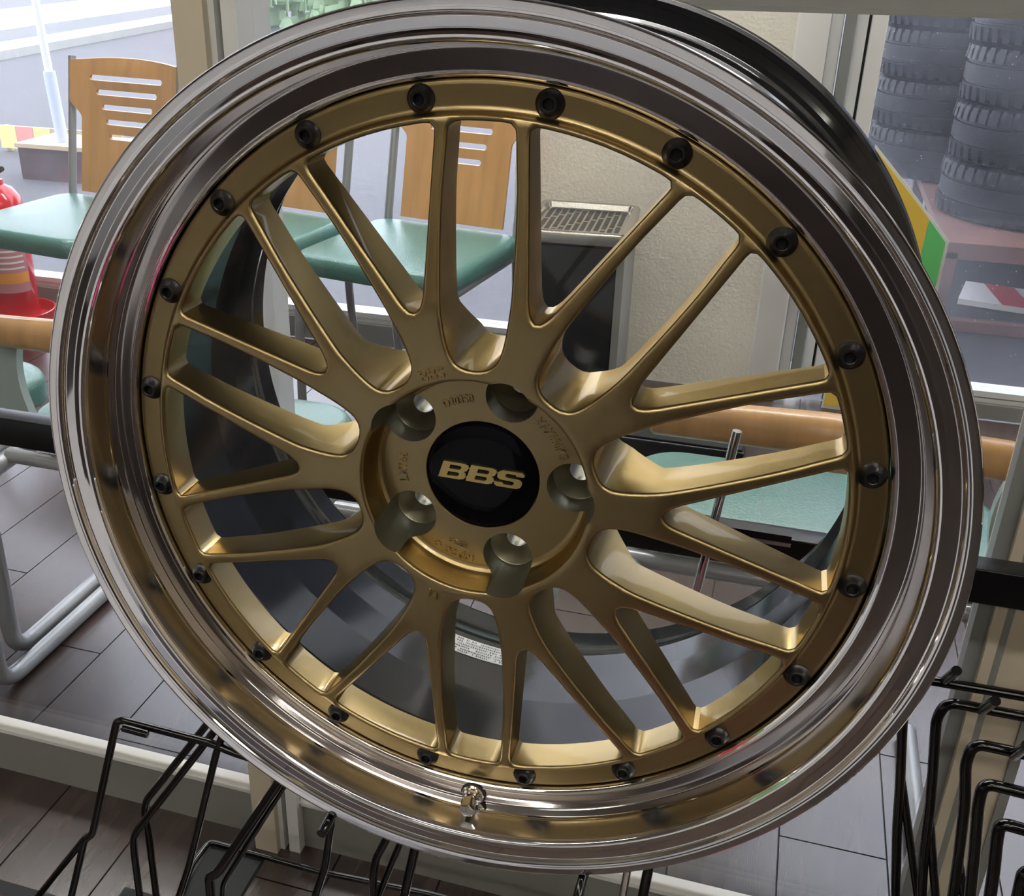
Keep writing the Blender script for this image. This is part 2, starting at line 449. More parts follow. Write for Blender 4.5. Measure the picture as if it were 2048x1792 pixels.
# V shaped opening, axis along +x
aV = 10.95
vx = 0.1012
def vpoly():
    P = [(vx, 0)]; rad = [0.0225]
    A = arcpts(ROUT, -aV, aV, 8)
    P += A; rad += [0.0052]+[0]*7+[0.0052]
    return resample(round_poly(P, rad, 8), 84)
def upoly():
    half = [(0.0757, 0.0), (0.0762, 0.0052), (0.0780, 0.0096), (0.0822, 0.0135), (0.0915, 0.0166), (0.1055, 0.0190), (0.1200, 0.0202),
            (0.1470, 0.0207), (0.1733, 0.0204), (0.1950, 0.0190)]
    top = (0.20905, 0.0181)
    P = catmull([(x, -y) for x, y in half[::-1]]+half[1:], 1)
    sm = []
    H = half
    # smooth open spline through -half .. half
    pts = [(x, -y) for x, y in H[::-1]]+H[1:]
    ext = [(2*pts[0][0]-pts[1][0], 2*pts[0][1]-pts[1][1])]+pts+[(2*pts[-1][0]-pts[-2][0], 2*pts[-1][1]-pts[-2][1])]
    for i in range(1, len(ext)-2):
        p0, p1, p2, p3 = ext[i-1:i+3]
        for k in range(6):
            t = k/6
            sm.append(tuple(0.5*((2*p1[d])+(-p0[d]+p2[d])*t+(2*p0[d]-5*p1[d]+4*p2[d]-p3[d])*t*t+(-p0[d]+3*p1[d]-3*p2[d]+p3[d])*t**3) for d in (0,1)))
    sm.append(pts[-1])
    aT = math.degrees(math.atan2(top[1], top[0]))
    A = arcpts(ROUT, aT, -aT, 6)
    P = sm+A; rad = [0]*len(sm)+[0.0048]+[0]*5+[0.0048]
    return resample(round_poly(P, rad, 8), 84)
def rotp(P, a):
    c, s = math.cos(R(a)), math.sin(R(a)); return [(x*c-y*s, x*s+y*c) for x, y in P]
def offset(P, d):
    """move closed counter-clockwise polygon outwards by d"""
    N = len(P); area = sum(P[i][0]*P[(i+1) % N][1]-P[(i+1) % N][0]*P[i][1] for i in range(N))
    sg = 1 if area > 0 else -1; out = []
    for i in range(N):
        t = Vector(P[(i+1) % N])-Vector(P[i-1]); t.normalize()
        out.append((P[i][0]+t.y*d*sg, P[i][1]-t.x*d*sg))
    return out
PHASE = 91.0
ops = []
for k in range(10):
    ops.append(rotp(upoly(), PHASE-36*k)); ops.append(rotp(vpoly(), PHASE-18-36*k))
FIL = 0.0023
def circ(r, n, ph=0): return [(r*math.cos(2*PI*i/n+ph), r*math.sin(2*PI*i/n+ph)) for i in range(n)]
def cdt(outer, holes, zf, step, r0, r1, flip=False):
    P = []; Ed = []
    for loop in [outer]+holes:
        n = len(P); P += [Vector(p) for p in loop]
        Ed += [(n+i, n+(i+1) % len(loop)) for i in range(len(loop))]
    nb = len(P)
    # inner sample points kept away from the outlines
    grid = {}
    def key(p): return (int(math.floor(p[0]/step)), int(math.floor(p[1]/step)))
    for p in P: grid.setdefault(key(p), []).append(p)
    def inside(x, y, poly):
        c = False; n = len(poly); j = n-1
        for i in range(n):
            xi, yi = poly[i]; xj, yj = poly[j]
            if (yi > y) != (yj > y) and x < (xj-xi)*(y-yi)/(yj-yi)+xi: c = not c
            j = i
        return c
    boxes = [(min(p[0] for p in h), max(p[0] for p in h), min(p[1] for p in h), max(p[1] for p in h)) for h in holes]
    r = r0
    while r < r1:
        n = max(8, int(2*PI*r/step))
        for i in range(n):
            a = 2*PI*i/n; x, y = r*math.cos(a), r*math.sin(a)
            kk = key((x, y)); near = False
            for dx in (-1, 0, 1):
                for dy in (-1, 0, 1):
                    for q in grid.get((kk[0]+dx, kk[1]+dy), ()):
                        if (q[0]-x)**2+(q[1]-y)**2 < (step*0.6)**2: near = True
            if near: continue
            if any(b[0] < x < b[1] and b[2] < y < b[3] and inside(x, y, h) for b, h in zip(boxes, holes)): continue
            P.append(Vector((x, y)))
        r += step
    vo, eo, fo, ov, oe, of = delaunay_2d_cdt(P, Ed, [], 0, 1e-7)
    faces = []
    for f in fo:
        cx = sum(vo[i].x for i in f)/len(f); cy = sum(vo[i].y for i in f)/len(f)
        if not inside(cx, cy, outer): continue
        if any(b[0] < cx < b[1] and b[2] < cy < b[3] and inside(cx, cy, h) for b, h in zip(boxes, holes)): continue
        faces.append(tuple(f)[::-1] if flip else tuple(f))
    return [(v.x, v.y, zf(math.hypot(v.x, v.y))) for v in vo], faces
CREST = 0.2122
RIN = 0.0712
NC = 360
fb = MB()
face_loops = [offset(p, FIL) for p in ops]
v, f = cdt(circ(CREST, NC), face_loops+[circ(RIN, 180)], hface, 0.0034, 0.074, 0.211)
fb.add(v, f)
# fillet + wall of each opening
for op in ops:
    loops = []
    for k in range(6):
        a = PI/2*k/5
        d = FIL*(1-math.sin(a)); dz = -FIL*(1-math.cos(a))
        q = offset(op, d)
        q0 = face_loops[0]
        loops.append([(x, y, hface(math.hypot(*offset_ref))+dz) for (x, y), offset_ref in zip(q, offset(op, FIL))])
    loops.append([(x, y, bface(math.hypot(x, y))) for x, y in op])
    n = len(op); vs = [p for l in loops for p in l]; fs = []
    for a in range(len(loops)-1):
        for i in range(n):
            fs.append((a*n+i, a*n+(i+1) % n, (a+1)*n+(i+1) % n, (a+1)*n+i))
    fb.add(vs, fs)
# outer bolt ring (lathe strip) and its back
ring = [(CREST, hface(CREST)), (0.2129, hface(CREST)-0.0004), (0.2136, 0.0048), (0.2141, 0.0030), (0.2147, 0.0014), (0.2157, 0.0004), (0.2172, 0.0),
        (0.2280, 0.0), (0.2298, -0.0003), (0.2308, -0.0012), (0.2312, -0.0026), (0.2312, -0.018)]
fb.lathe(sup(ring, 0.0004), NC)
v, f = cdt(circ(0.2312, NC), ops+[circ(0.030, 120)], bface, 0.008, 0.034, 0.228, True)
fb.add(v, f)
# hub pocket
pocket = [(RIN, hface(RIN)), (0.0702, 0.0168), (0.0695, 0.0162), (0.0691, 0.0152), (0.0689, 0.0140), (0.0683, 0.002), (0.0678, -0.0012), (0.0668, -0.0036),
          (0.0652, -0.0052), (0.0632, -0.0060), (0.0360, -0.0060), (0.0355, -0.0066), (0.0355, -0.014), (0.030, -0.014), (0.030, -0.050)]
fb.lathe(sup(pocket, 0.0004), 180)
me = bpy.data.meshes.new('wheel_face'); me.from_pydata(fb.v, [], fb.f)
bm = bmesh.new(); bm.from_mesh(me)
bmesh.ops.remove_doubles(bm, verts=bm.verts, dist=0.00006)
# stitch circles of differing tessellation is avoided: all loops share counts
bmesh.ops.recalc_face_normals(bm, faces=bm.faces)
bm.to_mesh(me); bm.free()
me.materials.append(M['gold'])
disc = bpy.data.objects.new('wheel_face', me); sc.collection.objects.link(disc)
# lug bores cut out of the hub
cutm = MB()
for k in range(5):
    a = R(73-72*k); cx, cy = 0.0562*math.cos(a), 0.0562*math.sin(a)
    prof = [(0.0001, -0.07), (0.0070, -0.07), (0.0070, -0.032), (0.0125, -0.026), (0.0148, -0.0225), (0.0153, -0.022), (0.0162, 0.0), (0.0172, 0.018), (0.0180, 0.024), (0.0001, 0.024)]
    n = len(prof); seg = 48; vs = []; fs = []
    for s in range(seg):
        t = 2*PI*s/seg
        for r_, z in prof: vs.append((cx+r_*math.cos(t), cy+r_*math.sin(t), z))
    for s in range(seg):
        s2 = (s+1) % seg
        for i in range(n-1): fs.append((s*n+i, s2*n+i, s2*n+i+1, s*n+i+1))
    fs.append(tuple(s*n for s in range(seg))[::-1]); fs.append(tuple(s*n+n-1 for s in range(seg)))
    cutm.add(vs, fs)
cm = cutm.mesh('cut'); cm.materials.append(M['bore'])
co = bpy.data.objects.new('cut', cm); sc.collection.objects.link(co)
md = disc.modifiers.new('b', 'BOOLEAN'); md.object = co; md.operation = 'DIFFERENCE'; md.solver = 'EXACT'
try: md.material_mode = 'TRANSFER'
except Exception: pass
dg = bpy.context.evaluated_depsgraph_get(); dg.update()
nm = bpy.data.meshes.new_from_object(disc.evaluated_get(dg))
disc.modifiers.clear()
if len(nm.polygons) > 1000: disc.data = nm; nm.name = 'wheel_face'
bpy.data.objects.remove(co)
if len(disc.data.materials) < 2: disc.data.materials.append(M['bore'])
for p in disc.data.polygons: p.use_smooth = True
disc.data.set_sharp_from_angle(angle=R(40))
disc.parent = wheel

# polished outer lip
lip = [(0.2318, -0.014), (0.2318, 0.0012), (0.2324, 0.0024), (0.2334, 0.0032), (0.2346, 0.0040), (0.2350, 0.0042), (0.2459, 0.0046), (0.2463, 0.0048),
       (0.2465, 0.0056), (0.2466, 0.0100), (0.2467, 0.0118), (0.2471, 0.0134), (0.2478, 0.0150), (0.2500, 0.0290), (0.2505, 0.0306), (0.2512, 0.0318), (0.2522, 0.0327), (0.2535, 0.0331),
       (0.2552, 0.0332), (0.2567, 0.0333), (0.2571, 0.0334), (0.2620, 0.0340), (0.2626, 0.0343), (0.2630, 0.0350), (0.2633, 0.0362), (0.2640, 0.0372), (0.2650, 0.0377), (0.2662, 0.0380),
       (0.2666, 0.0382), (0.2701, 0.0389), (0.2709, 0.0389), (0.2713, 0.0384)]
MB().lathe(sup(lip), 288).build('outer_lip', M['chrome'], wheel, 28)
back = [(0.2713, 0.0384), (0.2716, 0.0376), (0.2705, 0.0370), (0.2660, 0.0330), (0.2600, 0.0290), (0.2560, 0.0240), (0.2545, 0.0180), (0.2540, 0.0), (0.2535, -0.006), (0.2440, -0.014)]
MB().lathe(sup(back), 288).build('flange_back', M['barrel'], wheel, 28)
MB().lathe(sup([(0.2472, 0.0134), (0.2476, 0.0149), (0.2498, 0.0292), (0.2503, 0.0305)]), 288).build('lip_wall', M['satin'], wheel, 28)
MB().lathe(sup([(0.2350, 0.00435), (0.2354, 0.00465), (0.2455, 0.00472), (0.2459, 0.0047)]), 288).build('machined_band', M['brushed'], wheel, 28)
bar = [(0.2440, -0.0142), (0.2535, -0.0064), (0.2530, -0.020), (0.2440, -0.040), (0.2390, -0.070), (0.2390, -0.120), (0.2440, -0.150), (0.2525, -0.180), (0.2528, -0.186), (0.2545, -0.188), (0.2545, -0.192), (0.2534, -0.194), (0.2538, -0.204), (0.2560, -0.210), (0.2590, -0.2135), (0.2590, -0.2155), (0.2625, -0.2175), (0.2650, -0.2190), (0.2652, -0.2205),
       (0.2690, -0.2230), (0.2712, -0.229), (0.2722, -0.236), (0.2712, -0.242), (0.2680, -0.244), (0.2650, -0.240), (0.2600, -0.2325), (0.2532, -0.2250), (0.2520, -0.2220), (0.2505, -0.2000), (0.2440, -0.184), (0.2362, -0.168),
       (0.2350, -0.166), (0.2335, -0.160), (0.2320, -0.130), (0.2290, -0.090), (0.2290, -0.040), (0.2318, -0.024), (0.2318, -0.0142)]
MB().lathe(sup(bar, 0.0008, True), 288, closed=True).build('rim_barrel', M['barrel'], wheel, 24)
inner = MB().lathe(sup([(0.2528, -0.2235), (0.2516, -0.2215), (0.2500, -0.2000), (0.2435, -0.184), (0.2358, -0.168), (0.2346, -0.166), (0.2331, -0.160), (0.2316, -0.130), (0.2286, -0.090), (0.2286, -0.040), (0.2310, -0.024)], 0.0006), 288)
inner.build('barrel_inner_skin', M['barrel_in'], wheel, 24)

# bolts
bp_ = MB().lathe([(0.0001, -0.006), (0.0078, -0.006), (0.0078, 0.0007), (0.0075, 0.0012), (0.0070, 0.0015), (0.0052, 0.0042), (0.0048, 0.0052), (0.0045, 0.0055), (0.0034, 0.0055), (0.0030, 0.0052)], 28)
hexv = [(0.0030*math.cos(PI/3*i), 0.0030*math.sin(PI/3*i)) for i in range(6)]
bp_.add([(x, y, 0.0052) for x, y in hexv]+[(x, y, 0.0018) for x, y in hexv], [(i, (i+1) % 6, (i+1) % 6+6, i+6) for i in range(6)]+[(6,7,8,9,10,11)])
bme = bp_.mesh('bolt')
for k in range(20):
    a = R(100-18*k)
    o = link('bolt', bme, M['bolt'], wheel, 30)
    o.location = (0.2222*math.cos(a), 0.2222*math.sin(a), 0.0); o.rotation_euler = (0, 0, a+k*0.7)

# centre cap
cap = MB().lathe([(0.0001, -0.0060), (0.020, -0.0060), (0.0330, -0.0062), (0.0346, -0.0066), (0.0351, -0.0075), (0.0352, -0.013), (0.0001, -0.013)], 96).build('centre_cap', M['capblack'], wheel, 30)
def glyphB():
    o = [(0, 0), (0.80, 0), (0.97, 0.08), (1.0, 0.24), (0.97, 0.42), (0.88, 0.5), (0.97, 0.58), (1.0, 0.76), (0.97, 0.92), (0.80, 1), (0, 1)]
    h1 = [(0.30, 0.17), (0.68, 0.17), (0.73, 0.24), (0.73, 0.35), (0.68, 0.41), (0.30, 0.41)]
    h2 = [(0.30, 0.59), (0.68, 0.59), (0.73, 0.65), (0.73, 0.77), (0.68, 0.83), (0.30, 0.83)]
    return o, [h1, h2]
def glyphS():
    o = [(0.0, 0.10), (0.12, 0), (0.86, 0), (0.98, 0.10), (1.0, 0.28), (0.97, 0.46), (0.86, 0.57), (0.36, 0.60), (0.30, 0.68), (0.30, 0.78), (0.36, 0.83), (0.66, 0.83), (0.69, 0.74),
         (0.98, 0.74), (0.97, 0.90), (0.86, 1.0), (0.14, 1.0), (0.03, 0.90), (0.0, 0.72), (0.03, 0.54), (0.14, 0.43), (0.64, 0.40), (0.70, 0.33), (0.70, 0.23), (0.64, 0.17), (0.33, 0.17), (0.29, 0.26), (0.0, 0.26)]
    return o, []
def glyph_mesh(mb, outer, holes, fn, z0, z1):
    P = []; Ed = []; loops = [outer]+holes
    for l in loops:
        n = len(P); P += [Vector(p) for p in l]; Ed += [(n+i, n+(i+1) % len(l)) for i in range(len(l))]
    def inside(x, y, poly):
        c = False; j = len(poly)-1
        for i in range(len(poly)):
            xi, yi = poly[i]; xj, yj = poly[j]
            if (yi > y) != (yj > y) and x < (xj-xi)*(y-yi)/(yj-yi)+xi: c = not c
            j = i
        return c
    vo, eo, fo, *_ = delaunay_2d_cdt(P, Ed, [], 0, 1e-7)
    keep = []
    for f in fo:
        cx = sum(vo[i].x for i in f)/len(f); cy = sum(vo[i].y for i in f)/len(f)
        if inside(cx, cy, outer) and not any(inside(cx, cy, h) for h in holes): keep.append(tuple(f))
    n = len(vo)
    vs = [fn(v.x, v.y, z1) for v in vo]+[fn(v.x, v.y, z0) for v in vo]
    fs = keep+[tuple(i+n for i in f)[::-1] for f in keep]
    k = 0
    for l in loops:
        m = len(l); fs += [(k+i, k+(i+1) % m, k+(i+1) % m+n, k+i+n) for i in range(m)]; k += m
    mb.add(vs, fs)
lg = MB()
CW, CH, tilt = 0.0168, 0.0112, R(-1.0)
for i, g in enumerate((glyphB, glyphB, glyphS)):
    o_, h_ = g()
    def fn(x, y, z, i=i):
        px = -0.0268+i*0.0176+x*CW+(y-0.5)*CH*0.28+0.0008; py = (y-0.5)*CH+0.0012
        return (px*math.cos(tilt)-py*math.sin(tilt), px*math.sin(tilt)+py*math.cos(tilt), z)
    glyph_mesh(lg, o_, h_, fn, -0.0062, -0.0044)
# link bars between the letters
for i in (1, 2):
    x = -0.0268+i*0.0176
    for zz in (0.0040, -0.0022):
        lg.box(x-0.0022, x+0.0022, zz-0.0004, zz+0.0004, -0.0061, -0.0052)
lg.build('raised_logo', M['logo'], cap, 30)

# cast lettering bent round the hub
def cast_text(txt, r, a0, a1, z, size, name='cast_lettering', h=0.0011):
    cu = bpy.data.curves.new('t', 'FONT'); cu.body = txt; cu.size = size; cu.extrude = h; cu.offset = size*0.01; cu.space_character = 1.0
    cu.resolution_u = 3
    to = bpy.data.objects.new('t', cu); sc.collection.objects.link(to)
    d = bpy.context.evaluated_depsgraph_get(); d.update()
    me = bpy.data.meshes.new_from_object(to.evaluated_get(d))
    bpy.data.objects.remove(to)
    xs = [v.co.x for v in me.vertices]; x0, x1 = min(xs), max(xs); ymid = size*0.35
    for v in me.vertices:
        t = (v.co.x-x0)/(x1-x0); a = R(a0+(a1-a0)*t); rr = r+(v.co.y-ymid)
        v.co = Vector((rr*math.cos(a), rr*math.sin(a), z+v.co.z))
    me.name = name
    return link(name, me, M['gold'], disc, 0)
ZF = -0.0060
cast_text('BBS', 0.0757, 115.5, 104.0, 0.0171, 0.0100)
cast_text('D20350', 0.0505, 120, 98, ZF, 0.0078)
cast_text('MAX690KG', 0.0532, 52, 20.5, ZF, 0.0080)
cast_text('LM166', 0.0515, 193, 170.5, ZF, 0.0078)
cast_text('10JX20H2', 0.0592, -94, -120.5, ZF, 0.0058)
cast_text('ET38', 0.0512, -99.5, -113, ZF, 0.0054)
cast_text('JWL', 0.0790, -103.5, -109.8, 0.0171, 0.0072)

# valve
vb = Vector((0.2405*math.cos(R(-89)), 0.2405*math.sin(R(-89)), 0.0))
vm = MB()
vm.lathe([(0.0001, 0.0048), (0.0088, 0.0048), (0.0088, 0.0060), (0.0082, 0.0066)], 32)
vo_ = vm.build('valve_seal', M['rubber'], wheel, 30, loc=(vb.x, vb.y, 0))
vs_ = MB().lathe([(0.0080, 0.0058), (0.0080, 0.0072), (0.0070, 0.0080), (0.0068, 0.0096), (0.0056, 0.0104), (0.0054, 0.0120), (0.0042, 0.0126), (0.0041, 0.0150), (0.0001, 0.0152)], 32).build('valve_stem', M['mirror'], wheel, 30, loc=(vb.x, vb.y, 0))
hx = [(0.0056*math.cos(PI/3*i+0.3), 0.0056*math.sin(PI/3*i+0.3)) for i in range(6)]
MB().prism(hx, 0.0140, 0.0225).prism([(x*0.86, y*0.86) for x, y in hx], 0.0225, 0.0232).build('valve_cap', M['mirror'], vs_, 20)
# inspection sticker inside the barrel
st = MB(); vs = []; N = 16
a0, a1 = -106.5, -89.0
def bar_r(z): return 0.2316-(0.2316-0.2331)*(z+0.130)/(-0.030) - 0.0004
for i in range(N+1):
    a = R(a0+(a1-a0)*i/N)
    for z in (-0.1310, -0.1535): vs.append((bar_r(z)*math.cos(a), bar_r(z)*math.sin(a), z))
st.add(vs, [(2*i, 2*i+1, 2*i+3, 2*i+2) for i in range(N)])
sto = st.build('inspection_sticker', M['labelwhite'], wheel, 60)
ln = MB(); random.seed(3)
def stick_quad(mb, aa, ab, za, zb):
    q = []
    for a_, z_ in ((aa, za), (ab, za), (ab, zb), (aa, zb)):
        r_ = bar_r(z_)-0.00025; q.append((r_*math.cos(R(a_)), r_*math.sin(R(a_)), z_))
    mb.add(q, [(0, 1, 2, 3)])
for row, z in enumerate((-0.1335, -0.1365, -0.1400, -0.1435, -0.1470, -0.1505)):
    a = a0+(3.2 if row > 3 else 0.6)
    while a < a1-0.6:
        wd = random.uniform(0.15, 0.42)
        if random.random() < 0.85: stick_quad(ln, a, a+wd*0.75, z-0.0010, z+0.0010)
        a += wd+0.12
ln.build('printed_text', M['ink'], sto, 0)
ln = MB(); stick_quad(ln, a0+0.4, a0+2.6, -0.1475, -0.1528); ln.build('printed_mark', M['inkred'], sto, 0)

# ------------------------------------------------------------------ wire display racks
def extend(P, z):
    a, b = Vector(P[-2]), Vector(P[-1]); d = b-a
    if d.z < -1e-4 and b.z > z: P = P+[tuple(b+d*((z-b.z)/d.z))]
    return P
RK = [
  ('hook_wire', 0.0048, [(0.357,0.900,0.520),(0.273,0.900,0.520),(0.198,0.900,0.519),(0.172,0.900,0.518),(0.180,0.900,0.453),(0.189,0.900,0.394),(0.197,0.900,0.332),(0.212,0.900,0.241)], 1),
  ('brace_wire', 0.0042, [(0.190,0.903,0.394),(0.232,0.900,0.248)], 1),
  ('hook_stub', 0.0045, [(0.205,0.900,0.521),(0.204,0.862,0.561)], 0),
  ('hook_wire', 0.0048, [(0.343,0.850,0.530),(0.263,0.850,0.534),(0.200,0.850,0.534),(0.195,0.850,0.515),(0.204,0.850,0.452),(0.210,0.850,0.406),(0.215,0.850,0.351),(0.223,0.850,0.299)], 1),
  ('brace_wire', 0.0042, [(0.210,0.853,0.405),(0.235,0.850,0.303)], 1),
  ('hook_stub', 0.0045, [(0.229,0.850,0.532),(0.227,0.812,0.572)], 0),
  ('hook_wire', 0.0048, [(0.329,0.790,0.536),(0.253,0.790,0.540),(0.214,0.790,0.541),(0.212,0.790,0.520),(0.220,0.790,0.479),(0.228,0.790,0.411),(0.232,0.790,0.368)], 1),
  ('brace_wire', 0.0042, [(0.228,0.793,0.411),(0.241,0.790,0.371)], 1),
  ('hook_stub', 0.0045, [(0.246,0.790,0.537),(0.241,0.752,0.578)], 0),
  ('hook_wire', 0.0048, [(0.318,0.740,0.537),(0.245,0.740,0.541),(0.215,0.740,0.543),(0.216,0.740,0.520),(0.223,0.740,0.474),(0.230,0.740,0.422)], 1),
  ('hook_wire', 0.0048, [(0.305,0.690,0.543),(0.236,0.690,0.548),(0.219,0.690,0.550),(0.221,0.690,0.530),(0.225,0.690,0.503),(0.228,0.690,0.476)], 1),
  ('hook_wire', 0.0048, [(0.291,0.640,0.558),(0.245,0.640,0.557),(0.227,0.640,0.556),(0.229,0.640,0.531),(0.231,0.640,0.50)], 1),
]
t = thing('wire_wheel_rack', 'black wire rack of nested hooks at the lower right, beside the wheel', 'rack')
for nme, rr, P, ex in RK:
    if ex: P = extend(list(P), 0.012)
    MB().tube(P, rr, 0.010, 12).build(nme, M['wire'], t)
MB().box(0.19, 0.40, 0.60, 0.94, 0.0, 0.012, 0.002).build('base_plate', M['darkplate'], t)
LK = [
  ('cradle_wire', 0.0036, [(-0.300,0.620,0.503),(-0.345,0.620,0.507),(-0.391,0.620,0.512),(-0.406,0.620,0.516),(-0.467,0.620,0.518),(-0.502,0.620,0.519),(-0.510,0.620,0.495),(-0.553,0.620,0.364),(-0.563,0.620,0.355),(-0.593,0.620,0.268)], 1),
  ('brace_wire', 0.0034, [(-0.560,0.620,0.360),(-0.629,0.620,0.262)], 1),
  ('stub_wire', 0.0036, [(-0.491,0.612,0.5185),(-0.468,0.6135,0.516)], 0),
  ('cradle_wire', 0.0036, [(-0.395,0.660,0.560),(-0.423,0.660,0.519),(-0.444,0.660,0.488),(-0.517,0.660,0.381),(-0.521,0.660,0.363),(-0.520,0.660,0.342),(-0.523,0.660,0.248)], 1),
  ('cradle_wire', 0.0036, [(-0.375,0.640,0.575),(-0.403,0.640,0.533),(-0.425,0.640,0.500),(-0.519,0.640,0.358),(-0.523,0.640,0.347),(-0.525,0.640,0.326),(-0.527,0.640,0.269)], 1),
  ('support_wire', 0.0034, [(-0.395,0.620,0.535),(-0.405,0.620,0.508),(-0.428,0.620,0.429),(-0.449,0.620,0.358),(-0.465,0.620,0.312)], 1),
  ('cradle_wire', 0.0046, [(-0.300,0.620,0.580),(-0.325,0.620,0.532),(-0.349,0.620,0.486),(-0.419,0.620,0.358),(-0.429,0.620,0.350),(-0.430,0.620,0.324)], 1),
  ('support_wire', 0.0026, [(-0.302,0.632,0.565),(-0.325,0.632,0.520),(-0.350,0.632,0.472),(-0.423,0.632,0.330),(-0.425,0.632,0.315)], 1),
  ('support_wire', 0.0036, [(-0.283,0.620,0.560),(-0.293,0.620,0.491),(-0.299,0.620,0.462),(-0.308,0.620,0.404),(-0.320,0.620,0.362)], 1),
  ('cradle_wire', 0.0036, [(-0.205,0.620,0.560),(-0.241,0.620,0.476),(-0.252,0.620,0.448),(-0.260,0.620,0.427),(-0.263,0.620,0.404),(-0.263,0.620,0.382)], 1),
  ('support_wire', 0.0030, [(-0.204,0.628,0.550),(-0.230,0.628,0.477),(-0.239,0.628,0.448),(-0.259,0.628,0.383)], 1),
  ('support_wire', 0.0042, [(-0.205,0.620,0.560),(-0.221,0.620,0.468),(-0.225,0.620,0.444),(-0.234,0.620,0.392)], 1),
  ('support_wire', 0.0040, [(-0.028,0.620,0.596),(-0.030,0.620,0.518),(-0.030,0.620,0.497),(-0.032,0.620,0.462)], 1),
  ('base_wire', 0.0036, [(-0.565,0.740,0.12),(-0.581,0.808,0.12),(-0.579,0.847,0.12),(-0.548,0.847,0.12),(-0.435,0.845,0.12),(-0.290,0.854,0.12),(0.10,0.86,0.12)], 0),
]
t = thing('wire_wheel_rack', 'black wire cradle rack under the gold wheel at the lower left', 'rack')
for nme, rr, P, ex in LK:
    if ex: P = extend(list(P), 0.012)
    MB().tube(P, rr, 0.008, 12).build(nme, M['wire'], t)
# side rails that carry the rim
MB().tube([(-0.245, 0.49, 0.590), (-0.245, 0.79, 0.590)], 0.0036, 0, 12).build('cradle_rail', M['wire'], t)
MB().tube([(-0.066, 0.49, 0.590), (-0.066, 0.79, 0.590)], 0.0036, 0, 12).build('cradle_rail', M['wire'], t)
MB().box(-0.575, -0.505, 0.765, 0.850, 0.108, 0.1165).build('base_plate', M['darkplate'], t, 0)
for x in (-0.55, -0.30): MB().tube([(x, 0.80, 0.0), (x, 0.80, 0.11)], 0.006, 0, 12).build('base_leg', M['wire'], t)
MB().box(-0.75, -0.655, 0.50, 0.663, 0.0, 0.20).build('base_box', M['darkplate'], t, 0)
MB().box(-0.640, -0.585, 0.60, 0.7545, 0.0, 0.12).build('base_box', M['darkplate'], t, 0)

# beam behind the wheel
t = thing('display_beam', 'long black square beam running level behind the wheel', 'beam')
MB().box(-1.6, 1.3, 0.880, 0.905, 0.622, 0.6565, 0.0015).build('beam_tube', M['beam'], t)
for x in (-1.5, 1.2): MB().box(x, x+0.025, 0.882, 0.903, 0.0, 0.622).build('beam_leg', M['beam'], t, 0)
t = thing('chrome_stand_rod', 'slim chrome rod crossing the black beam behind the right spokes', 'rod')
MB().tube([(-0.012, 0.862, 0.765), (-0.030, 0.855, 0.590), (-0.060, 0.845, 0.30), (-0.075, 0.84, 0.008)], 0.0042, 0, 14).build('rod', M['mirror'], t)
MB().lathe([(0.0001, 0), (0.05, 0), (0.05, 0.006), (0.0001, 0.008)], 40).build('foot', M['mirror'], t, 30, loc=(-0.075, 0.84, 0.0))
t = thing('price_clip', 'small black clip with chrome edge lying on the black beam', 'clip')
MB().box(-0.016, 0.047, 0.866, 0.8795, 0.659, 0.668).build('clip_body', M['beam'], t, 0)
MB().box(-0.016, 0.047, 0.864, 0.866, 0.658, 0.661).build('clip_edge', M['silver'], t, 0)

# ------------------------------------------------------------------ armchairs behind the partition (seen from behind)
def rounded_slab(x0, x1, y0, y1, z0, z1, rc, edge, dome=0.0):
    """cushion: rounded-rectangle plan, rounded edges, domed top"""
    plan = []
    for cx, cy, a in ((x1-rc, y1-rc, 0), (x0+rc, y1-rc, 90), (x0+rc, y0+rc, 180), (x1-rc, y0+rc, 270)):
        for k in range(9): plan.append((cx+rc*math.cos(R(a+90*k/8)), cy+rc*math.sin(R(a+90*k/8))))
    mx, my = (x0+x1)/2, (y0+y1)/2; H = z1-z0; loops = []
    def ins(d): return [(x+(mx-x)*min(1, d/math.hypot(mx-x, my-y)), y+(my-y)*min(1, d/math.hypot(mx-x, my-y))) for x, y in plan]
    for k in range(5):
        a = PI/2*k/4; loops.append([(x, y, z0+edge*0.6*(1-math.cos(a))) for x, y in ins(edge*0.6*(1-math.sin(a)))])
    for k in range(5):
        a = PI/2*k/4; loops.append([(x, y, z1-edge*(1-math.sin(a))) for x, y in ins(edge*(1-math.cos(a)))])
    for q in (0.75, 0.5, 0.25):
        loops.append([(mx+(x-mx)*q, my+(y-my)*q, z1+dome*(1-q*q)) for x, y in ins(edge)])
    n = len(plan); vs = [p for l in loops for p in l]; fs = []
    for a in range(len(loops)-1):
        for i in range(n): fs.append((a*n+i, a*n+(i+1) % n, (a+1)*n+(i+1) % n, (a+1)*n+i))
    vs.append((mx, my, z1+dome)); c = len(vs)-1; L = (len(loops)-1)*n
    for i in range(n): fs.append((L+i, L+(i+1) % n, c))
    fs.append(tuple(range(n))[::-1])
    return vs, fs
